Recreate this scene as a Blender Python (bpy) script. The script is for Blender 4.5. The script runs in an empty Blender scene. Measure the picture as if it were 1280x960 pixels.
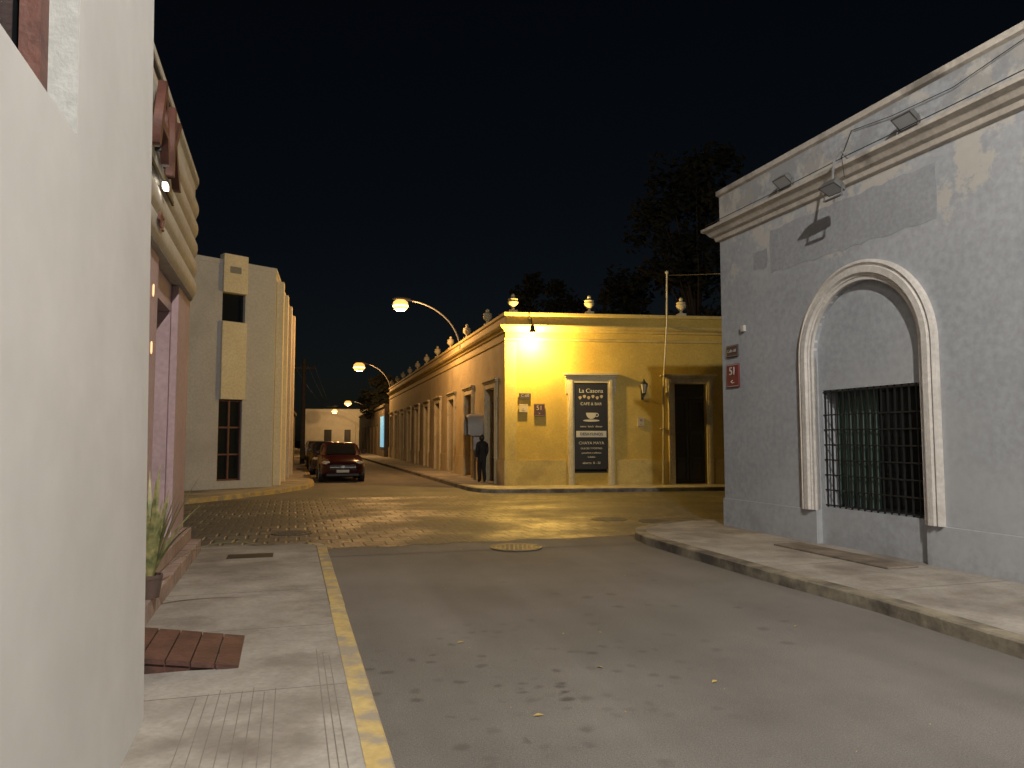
import bpy, bmesh, math, random
from mathutils import Vector, Matrix
random.seed(7)
S=bpy.context.scene
COL=S.collection

# ---------------------------------------------------------------- helpers
def W(w,u):
    return (w*.96-u*.28, w*.28+u*.96)

class Fr:
    def __init__(s,o,a,n,lean=0):
        la=math.hypot(*a); ln=math.hypot(*n)
        s.o=o; s.a=(a[0]/la,a[1]/la); s.n=(n[0]/ln,n[1]/ln); s.lean=lean
    def p(s,t,d,z):
        d=d-s.lean*z
        return (s.o[0]+t*s.a[0]+d*s.n[0], s.o[1]+t*s.a[1]+d*s.n[1], z)

class MB:
    def __init__(s): s.v=[];s.f=[];s.m=[]
    def poly(s,pts,mi=0):
        b=len(s.v); s.v+= [tuple(p) for p in pts]; s.f.append(tuple(range(b,b+len(pts)))); s.m.append(mi)
    def box(s,F,s0,s1,d0,d1,z0,z1,mi=0):
        b=len(s.v)
        for z in (z0,z1):
            for (t,d) in ((s0,d0),(s1,d0),(s1,d1),(s0,d1)):
                s.v.append(F.p(t,d,z))
        for q in ((0,1,2,3),(4,5,6,7),(0,1,5,4),(1,2,6,5),(2,3,7,6),(3,0,4,7)):
            s.f.append(tuple(b+i for i in q)); s.m.append(mi)
    def grid(s,rings,mi=0,closed=True,caps=False):
        b=len(s.v); n=len(rings[0])
        for r in rings: s.v+=[tuple(p) for p in r]
        for i in range(len(rings)-1):
            for j in range(n if closed else n-1):
                k=(j+1)%n
                s.f.append((b+i*n+j,b+i*n+k,b+(i+1)*n+k,b+(i+1)*n+j)); s.m.append(mi)
        if caps:
            s.f.append(tuple(b+j for j in range(n))[::-1]); s.m.append(mi)
            e=b+(len(rings)-1)*n
            s.f.append(tuple(e+j for j in range(n))); s.m.append(mi)
    def tube(s,pts,r,n=8,mi=0):
        pts=[Vector(p) for p in pts]; rings=[]
        up=Vector((0.13,0.21,1)).normalized()
        for i,p in enumerate(pts):
            t=(pts[min(i+1,len(pts)-1)]-pts[max(i-1,0)]).normalized()
            x=t.cross(up)
            if x.length<.05: x=t.cross(Vector((1,0,0)))
            x.normalize(); y=t.cross(x)
            rr=r[i] if isinstance(r,(list,tuple)) else r
            rings.append([p+x*rr*math.cos(2*math.pi*k/n)+y*rr*math.sin(2*math.pi*k/n) for k in range(n)])
        s.grid(rings,mi,True,True)
    def lathe(s,c,prof,n=16,mi=0):
        rings=[[(c[0]+r*math.cos(2*math.pi*k/n),c[1]+r*math.sin(2*math.pi*k/n),c[2]+z) for k in range(n)] for r,z in prof]
        s.grid(rings,mi,True,True)
    def sweep(s,path,prof,side=1,mi=0,caps=True):
        n=len(path); rings=[]
        for i in range(n):
            def nrm(a,b):
                dx,dy=b[0]-a[0],b[1]-a[1]; l=math.hypot(dx,dy); return (dy/l*side,-dx/l*side)
            if i==0: m=nrm(path[0],path[1]); k=1
            elif i==n-1: m=nrm(path[-2],path[-1]); k=1
            else:
                a=nrm(path[i-1],path[i]); b=nrm(path[i],path[i+1])
                m=(a[0]+b[0],a[1]+b[1]); l=math.hypot(*m); m=(m[0]/l,m[1]/l); k=1/max(.3,(m[0]*a[0]+m[1]*a[1]))
            rings.append([(path[i][0]+m[0]*o*k,path[i][1]+m[1]*o*k,z) for o,z in prof])
        s.grid(rings,mi,False)
        if caps:
            s.poly(rings[0],mi); s.poly(rings[-1],mi)
    def slab(s,pts,z0,z1,mi=0,ms=None):
        n=len(pts)
        s.poly([(x,y,z1) for x,y in pts],mi)
        for i in range(n):
            a=pts[i];b=pts[(i+1)%n]
            s.poly([(a[0],a[1],z0),(b[0],b[1],z0),(b[0],b[1],z1),(a[0],a[1],z1)],mi if ms is None else ms)
    def facade(s,F,s0,s1,z0,z1,ops,dep,mi=0,mr=None,d=0):
        mr=mi if mr is None else mr
        xs=sorted(set([s0,s1]+[o[0] for o in ops]+[o[1] for o in ops]))
        zs=sorted(set([z0,z1]+[o[2] for o in ops]+[o[3] for o in ops]))
        for i in range(len(xs)-1):
            for j in range(len(zs)-1):
                cx=(xs[i]+xs[i+1])/2; cz=(zs[j]+zs[j+1])/2
                if any(o[0]<cx<o[1] and o[2]<cz<o[3] for o in ops): continue
                s.poly([F.p(xs[i],d,zs[j]),F.p(xs[i+1],d,zs[j]),F.p(xs[i+1],d,zs[j+1]),F.p(xs[i],d,zs[j+1])],mi)
        for a,b,c,e in [o[:4] for o in ops]:
            for (p,q) in (((a,c),(b,c)),((b,c),(b,e)),((b,e),(a,e)),((a,e),(a,c))):
                s.poly([F.p(p[0],d,p[1]),F.p(q[0],d,q[1]),F.p(q[0],d-dep,q[1]),F.p(p[0],d-dep,p[1])],mr)

def empty(name,loc=(0,0,0),rotz=0):
    e=bpy.data.objects.new(name,None); e.location=loc; e.rotation_euler=(0,0,rotz); e.empty_display_size=.3
    COL.objects.link(e); return e
def link(o,parent,local=False):
    COL.objects.link(o)
    if parent:
        o.parent=parent
        if not local: o.matrix_parent_inverse=Matrix.Translation(-Vector(parent.location))
    return o
def obj(name,mb,mats,parent=None,smooth=False,bevel=0,local=False,weld=True):
    me=bpy.data.meshes.new(name); me.from_pydata(mb.v,[],mb.f)
    if not isinstance(mats,(list,tuple)): mats=[mats]
    for m in mats: me.materials.append(m)
    for p,mi in zip(me.polygons,mb.m): p.material_index=min(mi,len(mats)-1)
    bm=bmesh.new(); bm.from_mesh(me)
    if weld: bmesh.ops.remove_doubles(bm,verts=bm.verts,dist=.0004)
    bmesh.ops.recalc_face_normals(bm,faces=bm.faces)
    bm.to_mesh(me); bm.free()
    if smooth:
        for p in me.polygons: p.use_smooth=True
        try: me.set_sharp_from_angle(angle=math.radians(40))
        except Exception: pass
    o=bpy.data.objects.new(name,me); link(o,parent,local)
    if bevel:
        b=o.modifiers.new('bevel','BEVEL'); b.width=bevel; b.segments=2; b.limit_method='ANGLE'; b.angle_limit=math.radians(40)
    return o

def mat(name,c1,c2=None,rough=.85,scale=1.2,fine=18,bump=.15,bumpscale=60,emis=None,es=0,metal=0,stain=None,stainscale=.7,staint=(.55,.7),contrast=(.35,.65),finec=(.88,1.10)):
    m=bpy.data.materials.new(name); m.use_nodes=True; nt=m.node_tree; N=nt.nodes; L=nt.links
    b=N['Principled BSDF']; b.inputs['Roughness'].default_value=rough; b.inputs['Metallic'].default_value=metal
    if emis:
        b.inputs['Emission Color'].default_value=(*emis,1); b.inputs['Emission Strength'].default_value=es
    if c2 is None:
        b.inputs['Base Color'].default_value=(*c1,1)
        if bump<=0: return m
    tc=N.new('ShaderNodeTexCoord')
    src=tc.outputs['Object']
    if c2 is not None:
        n1=N.new('ShaderNodeTexNoise'); n1.inputs['Scale'].default_value=scale; n1.inputs['Detail'].default_value=8; n1.inputs['Roughness'].default_value=.62
        L.new(src,n1.inputs['Vector'])
        r=N.new('ShaderNodeValToRGB'); r.color_ramp.elements[0].position=contrast[0]; r.color_ramp.elements[1].position=contrast[1]
        r.color_ramp.elements[0].color=(*c1,1); r.color_ramp.elements[1].color=(*c2,1)
        L.new(n1.outputs[0],r.inputs[0])
        n2=N.new('ShaderNodeTexNoise'); n2.inputs['Scale'].default_value=fine; n2.inputs['Detail'].default_value=4; L.new(src,n2.inputs['Vector'])
        mr=N.new('ShaderNodeMapRange'); mr.inputs[1].default_value=.3; mr.inputs[2].default_value=.7; mr.inputs[3].default_value=finec[0]; mr.inputs[4].default_value=finec[1]
        L.new(n2.outputs[0],mr.inputs[0])
        mx=N.new('ShaderNodeMix'); mx.data_type='RGBA'; mx.blend_type='MULTIPLY'; mx.inputs[0].default_value=1
        L.new(r.outputs[0],mx.inputs[6]); L.new(mr.outputs[0],mx.inputs[7])
        out=mx.outputs[2]
        if stain:
            n3=N.new('ShaderNodeTexNoise'); n3.inputs['Scale'].default_value=stainscale; n3.inputs['Detail'].default_value=6; n3.inputs['Roughness'].default_value=.6
            mp=N.new('ShaderNodeMapping'); mp.inputs['Location'].default_value=(13.3,5.1,2.2); L.new(src,mp.inputs['Vector']); L.new(mp.outputs[0],n3.inputs['Vector'])
            r3=N.new('ShaderNodeMapRange'); r3.inputs[1].default_value=staint[0]; r3.inputs[2].default_value=staint[1]; L.new(n3.outputs[0],r3.inputs[0])
            m3=N.new('ShaderNodeMix'); m3.data_type='RGBA'; L.new(r3.outputs[0],m3.inputs[0]); L.new(out,m3.inputs[6]); m3.inputs[7].default_value=(*stain,1)
            out=m3.outputs[2]
        L.new(out,b.inputs['Base Color'])
    if bump>0:
        n4=N.new('ShaderNodeTexNoise'); n4.inputs['Scale'].default_value=bumpscale; n4.inputs['Detail'].default_value=5; L.new(src,n4.inputs['Vector'])
        bp=N.new('ShaderNodeBump'); bp.inputs['Strength'].default_value=bump; bp.inputs['Distance'].default_value=.02
        L.new(n4.outputs[0],bp.inputs['Height']); L.new(bp.outputs[0],b.inputs['Normal'])
    return m

# ---------------------------------------------------------------- materials
M_wallA=mat('stucco_offwhite',(.47,.468,.46),(.53,.527,.52),scale=.6,fine=5,finec=(.96,1.03),bump=.03,bumpscale=5,stain=(.42,.415,.40),stainscale=.4,staint=(.5,.85))
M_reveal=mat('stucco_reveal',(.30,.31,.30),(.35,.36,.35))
M_wood=mat('wood_dark_red',(.08,.032,.024),(.13,.05,.036),rough=.6,scale=6,fine=40,bump=.2,bumpscale=30)
M_wood2=mat('wood_ramp',(.065,.027,.02),(.115,.052,.037),rough=.7,scale=3.5,fine=40,bump=.3,bumpscale=30,stain=(.035,.02,.016),stainscale=3,staint=(.48,.65))
M_pink=mat('plaster_pink',(.32,.225,.235),(.39,.28,.29),scale=1.3)
M_pinkd=mat('stone_pink',(.24,.165,.14),(.33,.24,.205),scale=2.5,stain=(.17,.125,.11),stainscale=2)
M_cream=mat('plaster_cream',(.44,.41,.35),(.52,.49,.42),scale=1.0,bump=.1)
M_white=mat('plaster_white',(.38,.37,.365),(.44,.43,.425),scale=.6,stain=(.31,.30,.295),stainscale=.4,staint=(.5,.8))
M_panelc=mat('panel_cream',(.58,.50,.34),(.64,.56,.40),scale=1)
M_dark=mat('dark_opening',(.012,.012,.013),rough=.5,bump=0)
M_glass=mat('dark_glass',(.010,.012,.014),rough=.12,bump=0)
M_iron=mat('iron_black',(.012,.012,.012),rough=.55,bump=.05)
M_metal=mat('metal_grey',(.25,.25,.26),(.32,.32,.32),rough=.5,metal=.6,bump=0)
M_concrete=mat('sidewalk_concrete',(.21,.19,.165),(.34,.315,.28),rough=.9,scale=1.6,fine=30,bump=.25,bumpscale=45,stain=(.14,.12,.10),stainscale=1.1,staint=(.5,.72))
M_groove=mat('groove',(.14,.125,.105),(.19,.17,.145),rough=1)
M_kerb=mat('kerb_stone',(.15,.14,.12),(.27,.24,.20),scale=3,stain=(.09,.08,.07),stainscale=2,staint=(.48,.62),bump=.35,bumpscale=25)
M_kerby=mat('kerb_yellow_paint',(.40,.29,.11),(.48,.37,.155),scale=3,stain=(.26,.225,.17),stainscale=3.5,staint=(.45,.58),bump=.25,bumpscale=30)
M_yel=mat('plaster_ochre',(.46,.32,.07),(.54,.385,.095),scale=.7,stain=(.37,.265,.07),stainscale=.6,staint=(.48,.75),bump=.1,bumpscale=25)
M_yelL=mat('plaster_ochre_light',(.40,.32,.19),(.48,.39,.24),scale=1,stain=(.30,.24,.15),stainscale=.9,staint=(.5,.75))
M_trimo=mat('trim_ochre',(.46,.35,.12),(.54,.42,.15),scale=1.5,stain=(.33,.25,.10),stainscale=1.1,staint=(.5,.7))
M_trimw=mat('trim_offwhite',(.46,.40,.26),(.54,.48,.33),scale=2,stain=(.34,.28,.18),stainscale=1.5)
M_black=mat('poster_black',(.012,.012,.012),rough=.4,bump=0)
M_txt=mat('lettering_white',(.50,.49,.45),rough=.7,bump=0)
M_red=mat('sign_red',(.15,.02,.024),rough=.5,bump=0)
M_signd=mat('sign_dark',(.05,.03,.03),rough=.5,bump=0)
M_beige=mat('sign_beige',(.42,.35,.24),rough=.7,bump=0)
M_cap=mat('cornice_beige',(.40,.365,.32),(.50,.46,.405),scale=2,stain=(.20,.18,.155),stainscale=1.3,staint=(.50,.66),bump=.25,bumpscale=22)
M_archw=mat('arch_white',(.50,.475,.445),(.58,.55,.515),scale=2,stain=(.41,.385,.355),stainscale=1.5)
M_leaf=mat('foliage_dark',(.006,.008,.006),(.020,.023,.012),scale=.6,bump=0,rough=.95)
M_bark=mat('bark',(.03,.024,.018),(.06,.048,.038),scale=5)
M_plant=mat('agave_leaf',(.10,.12,.045),(.32,.29,.12),rough=.5,scale=9,bump=0)
M_pot=mat('planter_brown',(.07,.045,.035),(.11,.07,.055),scale=4)
M_skin=mat('skin',(.20,.115,.08),rough=.6,bump=0)
M_cloth=mat('cloth_dark',(.008,.008,.010),(.015,.015,.018),scale=8,bump=.2)
M_tyre=mat('rubber',(.015,.015,.015),rough=.9,bump=0)

def road_mat():
    m=mat('asphalt',(.105,.098,.090),(.150,.141,.131),rough=.85,scale=.55,fine=60,bump=.3,bumpscale=110,stain=(.175,.165,.153),stainscale=.35,staint=(.5,.75),contrast=(.3,.7))
    nt=m.node_tree;N=nt.nodes;L=nt.links;b=N['Principled BSDF']
    prev=b.inputs['Base Color'].links[0].from_socket
    tc=N.new('ShaderNodeTexCoord')
    ag=N.new('ShaderNodeTexNoise'); ag.inputs['Scale'].default_value=140; ag.inputs['Detail'].default_value=2; L.new(tc.outputs['Object'],ag.inputs['Vector'])
    am=N.new('ShaderNodeMapRange'); am.inputs[1].default_value=.3; am.inputs[2].default_value=.7; am.inputs[3].default_value=.65; am.inputs[4].default_value=1.35; L.new(ag.outputs[0],am.inputs[0])
    a2=N.new('ShaderNodeMix'); a2.data_type='RGBA'; a2.blend_type='MULTIPLY'; a2.inputs[0].default_value=1; L.new(prev,a2.inputs[6]); L.new(am.outputs[0],a2.inputs[7]); prev=a2.outputs[2]
    mp=N.new('ShaderNodeMapping'); mp.inputs['Rotation'].default_value=(0,0,math.radians(-16.3)); L.new(tc.outputs['Object'],mp.inputs['Vector'])
    mp2=N.new('ShaderNodeMapping'); mp2.inputs['Scale'].default_value=(1,.12,1); L.new(mp.outputs[0],mp2.inputs['Vector'])
    tr=N.new('ShaderNodeTexNoise'); tr.inputs['Scale'].default_value=.9; tr.inputs['Detail'].default_value=5; L.new(mp2.outputs[0],tr.inputs['Vector'])
    tm=N.new('ShaderNodeMapRange'); tm.inputs[1].default_value=.35; tm.inputs[2].default_value=.65; tm.inputs[3].default_value=.80; tm.inputs[4].default_value=1.12; L.new(tr.outputs[0],tm.inputs[0])
    a3=N.new('ShaderNodeMix'); a3.data_type='RGBA'; a3.blend_type='MULTIPLY'; a3.inputs[0].default_value=1; L.new(prev,a3.inputs[6]); L.new(tm.outputs[0],a3.inputs[7]); prev=a3.outputs[2]
    def spots(scale,r0,r1,c,rad,col,amt,prev):
        v=N.new('ShaderNodeTexVoronoi'); v.inputs['Scale'].default_value=scale
        nn=N.new('ShaderNodeTexNoise'); nn.inputs['Scale'].default_value=7; nn.inputs['Detail'].default_value=5
        ad=N.new('ShaderNodeMix'); ad.data_type='RGBA'; ad.inputs[0].default_value=.10
        L.new(tc.outputs['Object'],nn.inputs['Vector']); L.new(tc.outputs['Object'],ad.inputs[6]); L.new(nn.outputs[1],ad.inputs[7])
        L.new(ad.outputs[2],v.inputs['Vector'])
        mr=N.new('ShaderNodeMapRange'); mr.inputs[1].default_value=r0; mr.inputs[2].default_value=r1; mr.inputs[3].default_value=0; mr.inputs[4].default_value=amt
        L.new(v.outputs['Distance'],mr.inputs[0])
        # only some of the cells carry a drip
        wn=N.new('ShaderNodeSeparateColor'); L.new(v.outputs['Color'],wn.inputs[0])
        gt=N.new('ShaderNodeMapRange'); gt.inputs[1].default_value=.45; gt.inputs[2].default_value=.9; L.new(wn.outputs[0],gt.inputs[0])
        ds=N.new('ShaderNodeVectorMath'); ds.operation='DISTANCE'; L.new(tc.outputs['Object'],ds.inputs[0]); ds.inputs[1].default_value=(c[0],c[1],0)
        big=N.new('ShaderNodeTexNoise'); big.inputs['Scale'].default_value=1.3; big.inputs['Detail'].default_value=2; L.new(tc.outputs['Object'],big.inputs['Vector'])
        sm=N.new('ShaderNodeMath'); sm.operation='MULTIPLY_ADD'; L.new(big.outputs[0],sm.inputs[0]); sm.inputs[1].default_value=rad*1.6; L.new(ds.outputs['Value'],sm.inputs[2])
        m2=N.new('ShaderNodeMapRange'); m2.inputs[1].default_value=rad*1.85; m2.inputs[2].default_value=rad*1.2; L.new(sm.outputs[0],m2.inputs[0])
        mu=N.new('ShaderNodeMath'); mu.operation='MULTIPLY'; L.new(mr.outputs[0],mu.inputs[0]); L.new(m2.outputs[0],mu.inputs[1])
        mu2=N.new('ShaderNodeMath'); mu2.operation='MULTIPLY'; L.new(mu.outputs[0],mu2.inputs[0]); L.new(gt.outputs[0],mu2.inputs[1])
        mx=N.new('ShaderNodeMix'); mx.data_type='RGBA'; L.new(mu2.outputs[0],mx.inputs[0]); L.new(prev,mx.inputs[6]); mx.inputs[7].default_value=(*col,1)
        return mx.outputs[2]
    prev=spots(8.5,.42,.18,(-.05,5.2),1.3,(.040,.037,.034),.85,prev)
    prev=spots(6.5,.36,.14,(.2,4.0),1.1,(.045,.041,.037),.8,prev)
    prev=spots(4.0,.26,.08,(1.2,7.5),2.6,(.06,.056,.05),.7,prev)
    L.new(prev,b.inputs['Base Color'])
    return m
M_road=road_mat()

def paver_mat():
    m=bpy.data.materials.new('stone_pavers'); m.use_nodes=True; nt=m.node_tree;N=nt.nodes;L=nt.links;b=N['Principled BSDF']
    tc=N.new('ShaderNodeTexCoord'); mp=N.new('ShaderNodeMapping'); mp.inputs['Rotation'].default_value=(0,0,math.radians(-16.3))
    L.new(tc.outputs['Object'],mp.inputs['Vector'])
    nz=N.new('ShaderNodeTexNoise'); nz.inputs['Scale'].default_value=3; L.new(mp.outputs[0],nz.inputs['Vector'])
    ad=N.new('ShaderNodeMix'); ad.data_type='RGBA'; ad.inputs[0].default_value=.05; L.new(mp.outputs[0],ad.inputs[6]); L.new(nz.outputs[1],ad.inputs[7])
    br=N.new('ShaderNodeTexBrick'); br.inputs['Scale'].default_value=1; br.inputs['Brick Width'].default_value=.30; br.inputs['Row Height'].default_value=.42
    br.inputs['Mortar Size'].default_value=.028; br.inputs['Mortar Smooth'].default_value=.6
    br.inputs['Color1'].default_value=(.095,.087,.072,1); br.inputs['Color2'].default_value=(.15,.138,.115,1); br.inputs['Mortar'].default_value=(.05,.046,.04,1)
    L.new(ad.outputs[2],br.inputs['Vector'])
    n=N.new('ShaderNodeTexNoise'); n.inputs['Scale'].default_value=.55; n.inputs['Detail'].default_value=8; L.new(mp.outputs[0],n.inputs['Vector'])
    mr=N.new('ShaderNodeMapRange'); mr.inputs[1].default_value=.44; mr.inputs[2].default_value=.62; L.new(n.outputs[0],mr.inputs[0])
    mx=N.new('ShaderNodeMix'); mx.data_type='RGBA'; L.new(mr.outputs[0],mx.inputs[0]); mx.inputs[6].default_value=(.080,.074,.065,1); L.new(br.outputs[0],mx.inputs[7])
    n5=N.new('ShaderNodeTexNoise'); n5.inputs['Scale'].default_value=14; n5.inputs['Detail'].default_value=5; L.new(mp.outputs[0],n5.inputs['Vector'])
    m5=N.new('ShaderNodeMapRange'); m5.inputs[1].default_value=.3; m5.inputs[2].default_value=.7; m5.inputs[3].default_value=.65; m5.inputs[4].default_value=1.25; L.new(n5.outputs[0],m5.inputs[0])
    mm=N.new('ShaderNodeMix'); mm.data_type='RGBA'; mm.blend_type='MULTIPLY'; mm.inputs[0].default_value=1; L.new(mx.outputs[2],mm.inputs[6]); L.new(m5.outputs[0],mm.inputs[7])
    L.new(mm.outputs[2],b.inputs['Base Color'])
    r2=N.new('ShaderNodeMapRange'); r2.inputs[1].default_value=.4; r2.inputs[2].default_value=.6; r2.inputs[3].default_value=.75; r2.inputs[4].default_value=.48; L.new(n.outputs[0],r2.inputs[0]); L.new(r2.outputs[0],b.inputs['Roughness'])
    n2=N.new('ShaderNodeTexNoise'); n2.inputs['Scale'].default_value=9; n2.inputs['Detail'].default_value=4; L.new(mp.outputs[0],n2.inputs['Vector'])
    sb=N.new('ShaderNodeMath'); sb.operation='MULTIPLY_ADD'; L.new(br.outputs[1],sb.inputs[0]); sb.inputs[1].default_value=-1.0; L.new(n2.outputs[0],sb.inputs[2])
    bs=N.new('ShaderNodeMapRange'); bs.inputs[1].default_value=.42; bs.inputs[2].default_value=.58; bs.inputs[3].default_value=.25; bs.inputs[4].default_value=.85; L.new(n.outputs[0],bs.inputs[0])
    bp=N.new('ShaderNodeBump'); bp.inputs['Distance'].default_value=.026; L.new(bs.outputs[0],bp.inputs['Strength']); L.new(sb.outputs[0],bp.inputs['Height']); L.new(bp.outputs[0],b.inputs['Normal'])
    return m
M_paver=paver_mat()

def bluegrey_mat():
    m=mat('plaster_bluegrey',(.300,.318,.345),(.350,.368,.395),rough=.9,scale=.7,fine=12,bump=.22,bumpscale=7,stain=(.385,.395,.405),stainscale=.45,staint=(.5,.75))
    nt=m.node_tree;N=nt.nodes;L=nt.links;b=N['Principled BSDF']
    prev=b.inputs['Base Color'].links[0].from_socket
    tc=N.new('ShaderNodeTexCoord')
    sx=N.new('ShaderNodeSeparateXYZ'); L.new(tc.outputs['Object'],sx.inputs[0])
    def layer(prev,scale,z0,z1,v0,v1,t0,t1,amt,col,loc,det=9):
        mp=N.new('ShaderNodeMapping'); mp.inputs['Location'].default_value=loc; L.new(tc.outputs['Object'],mp.inputs['Vector'])
        n=N.new('ShaderNodeTexNoise'); n.inputs['Scale'].default_value=scale; n.inputs['Detail'].default_value=det; n.inputs['Roughness'].default_value=.68
        L.new(mp.outputs[0],n.inputs['Vector'])
        hz=N.new('ShaderNodeMapRange'); hz.inputs[1].default_value=z0; hz.inputs[2].default_value=z1; hz.inputs[3].default_value=v0; hz.inputs[4].default_value=v1; L.new(sx.outputs[2],hz.inputs[0])
        ad=N.new('ShaderNodeMath'); ad.operation='ADD'; L.new(n.outputs[0],ad.inputs[0]); L.new(hz.outputs[0],ad.inputs[1])
        r=N.new('ShaderNodeMapRange'); r.inputs[1].default_value=t0; r.inputs[2].default_value=t1; r.inputs[4].default_value=amt; L.new(ad.outputs[0],r.inputs[0])
        mx=N.new('ShaderNodeMix'); mx.data_type='RGBA'; L.new(r.outputs[0],mx.inputs[0]); L.new(prev,mx.inputs[6]); mx.inputs[7].default_value=(*col,1)
        return mx.outputs[2]
    prev=layer(prev,1.5,3.5,4.4,-.16,.07,.585,.63,.7,(.47,.44,.39),(0,0,0))
    prev=layer(prev,2.3,5.2,5.5,-.3,.08,.52,.60,.5,(.20,.205,.21),(4,2,7))
    prev=layer(prev,1.8,.9,.2,-.25,.05,.50,.62,.45,(.23,.235,.235),(9,1,3))
    L.new(prev,b.inputs['Base Color'])
    return m
M_blue=bluegrey_mat()
M_bluedk=mat('plaster_darker_patch',(.265,.28,.305),(.30,.315,.34),rough=.9,scale=1.3,bump=.22,bumpscale=7)

def text(name,s,F,t,d,z,size,m,parent,rev=1,ext=.004,align='CENTER',sx=1):
    cu=bpy.data.curves.new(name,'FONT'); cu.body=s; cu.size=size; cu.extrude=ext; cu.align_x=align; cu.align_y='CENTER'
    cu.materials.append(m)
    o=bpy.data.objects.new(name,cu)
    X=Vector((F.a[0]*rev,F.a[1]*rev,0)); Y=Vector((0,0,1)); Z=Vector((F.n[0],F.n[1],0))
    COL.objects.link(o); o.parent=parent
    mw=Matrix(((X.x*sx,Y.x,Z.x,0),(X.y*sx,Y.y,Z.y,0),(X.z*sx,Y.z,Z.z,0),(0,0,0,1)))
    mw.translation=Vector(F.p(t,d,z))-Vector(parent.location)
    o.matrix_local=mw
    return o

# ---------------------------------------------------------------- ground, roads
g=MB(); g.poly([(-400,-300,-.006),(400,-300,-.006),(400,500,-.006),(-400,500,-.006)])
obj('ground',g,mat('earth',(.06,.055,.05),(.09,.08,.07)))
g=MB(); g.poly([(*W(-1.5,-16),0),(*W(9,-16),0),(*W(9,160),0),(*W(-1.5,160),0)]); obj('road',g,M_road)
g=MB(); g.poly([(*W(-60,10.6),.004),(*W(60,10.6),.004),(*W(60,22.4),.004),(*W(-60,22.4),.004)]); obj('cross_road',g,M_road)
g=MB(); near=[]
wv=-9
rn=random.Random(11)
while wv<14:
    near.append((*W(wv,(11.3 if wv<.6 else 11.3+.25*(wv-.6)/4.5 if wv<5 else 11.5)+rn.uniform(-.10,.10)),.008)); wv+=rn.uniform(.25,.5)
far=[(*W(14,21.0),.008),(*W(5.3,20.9),.008),(*W(-9,20.5),.008)]
g.poly(near+far); obj('paved_crossing',g,M_paver)

# left sidewalk
e=empty('sidewalk',(*W(-.2,5),0))
g=MB(); g.slab([W(.35,-16),W(.35,10.95),W(.2,11.12),W(-30,11.2),W(-30,-16)],0,.12); obj('slab',g,M_concrete,e)
g=MB()
path=[W(.48,-16),W(.48,7.0)]
pk=[(0,0),(0,.112),(-.012,.124),(-.13,.124),(-.13,0)]
g.sweep(path,pk,1); g.sweep([W(.485,7.012),W(.485,10.85),W(.42,11.12),W(.25,11.24)],pk,1); obj('kerb',g,M_kerby,e)
g=MB()
g.sweep([W(.25,11.24),W(-30,11.34)],[(0,0),(0,.112),(-.012,.124),(-.14,.124),(-.14,0)],1); obj('kerb_side',g,M_kerb,e)
g=MB()
FU=Fr(W(0,0),(-.28,.96),(.96,.28))   # s=u, d=w
for i in range(8):
    w=-.50+i*.062; g.box(FU,1.8,4.75+.05*(i%3),w,w+.005,.1195,.1208)
for i in range(3):
    w=.19+i*.04; g.box(FU,1.0,5.6-.1*i,w,w+.006,.1195,.1208)
for u in (2.4,4.77,6.3,7.8,9.4):
    g.box(FU,u,u+.008,-1.2,.35,.1195,.1212)
obj('score_lines',g,M_groove,e)
g=MB(); g.box(FU,10.0,10.35,-.75,-.2,.1196,.123); obj('drain_cover',g,M_iron,e)

# right sidewalk
FR=Fr((3.64,12.95),(.302,-.953),(-.953,-.302))
FS=Fr((3.64,12.95),(.97,.243),(-.243,.97))
rk=[(5.9,-2.5),(4.55,2.8),(3.72,5.59),(3.37,7.1),(2.84,8.64),(2.36,10.3),(2.03,11.5),(1.96,12.05),(2.05,12.6),(2.4,13.2),(3.0,13.75)]
rk+= [(FS.p(s,.95,0)[0],FS.p(s,.95,0)[1]) for s in (1,4,30)]
e=empty('sidewalk',(3.5,9,0))
g=MB(); g.slab(rk+[(40,0),(20,-2.5)],0,.12); obj('slab',g,M_concrete,e)
g=MB(); g.sweep(rk,[(.012,0),(.008,.110),(-.008,.124),(-.17,.124),(-.17,0)],-1); 
obj('kerb',g,mat('kerb_old_yellow',(.15,.13,.10),(.27,.235,.165),scale=2.5,stain=(.07,.06,.05),stainscale=1.8,staint=(.45,.6),bump=.5,bumpscale=14),e)
g=MB()
for s in (.4,2.0,3.7,5.2,6.8): g.box(FR,s,s+.012,0.05,1.75,.1195,.1212)
obj('score_lines',g,M_groove,e)
g=MB(); g.box(FR,2.25,4.3,.28,.72,.118,.145); obj('doorstep_slab',g,mat('slab_worn',(.10,.08,.065),(.22,.185,.15),scale=3,bump=.4,bumpscale=20),e,bevel=.01)

# far right (ochre building) sidewalk
C=(-.2,23.8)
F1=Fr(C,(-.2554,.9668),(-.9668,-.2554))
F2=Fr(C,(.9925,.122),(.122,-.9925))
yk=[W(5.45,120),W(5.25,60),W(5.2,24),W(5.22,22.4),W(5.4,21.75),W(5.8,21.35)]+[(F2.p(s,1.75-.04*s,0)[0],F2.p(s,1.75-.04*s,0)[1]) for s in (.6,2,5,9,30)]
e=empty('sidewalk',(-.5,24,0))
g=MB(); g.slab(yk+[(60,60),(60,120)],0,.12); obj('slab',g,M_concrete,e)
g=MB(); g.sweep(yk,[(.005,0),(.005,.110),(-.008,.124),(-.16,.124),(-.16,0)],1); obj('kerb',g,M_kerb,e)

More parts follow.
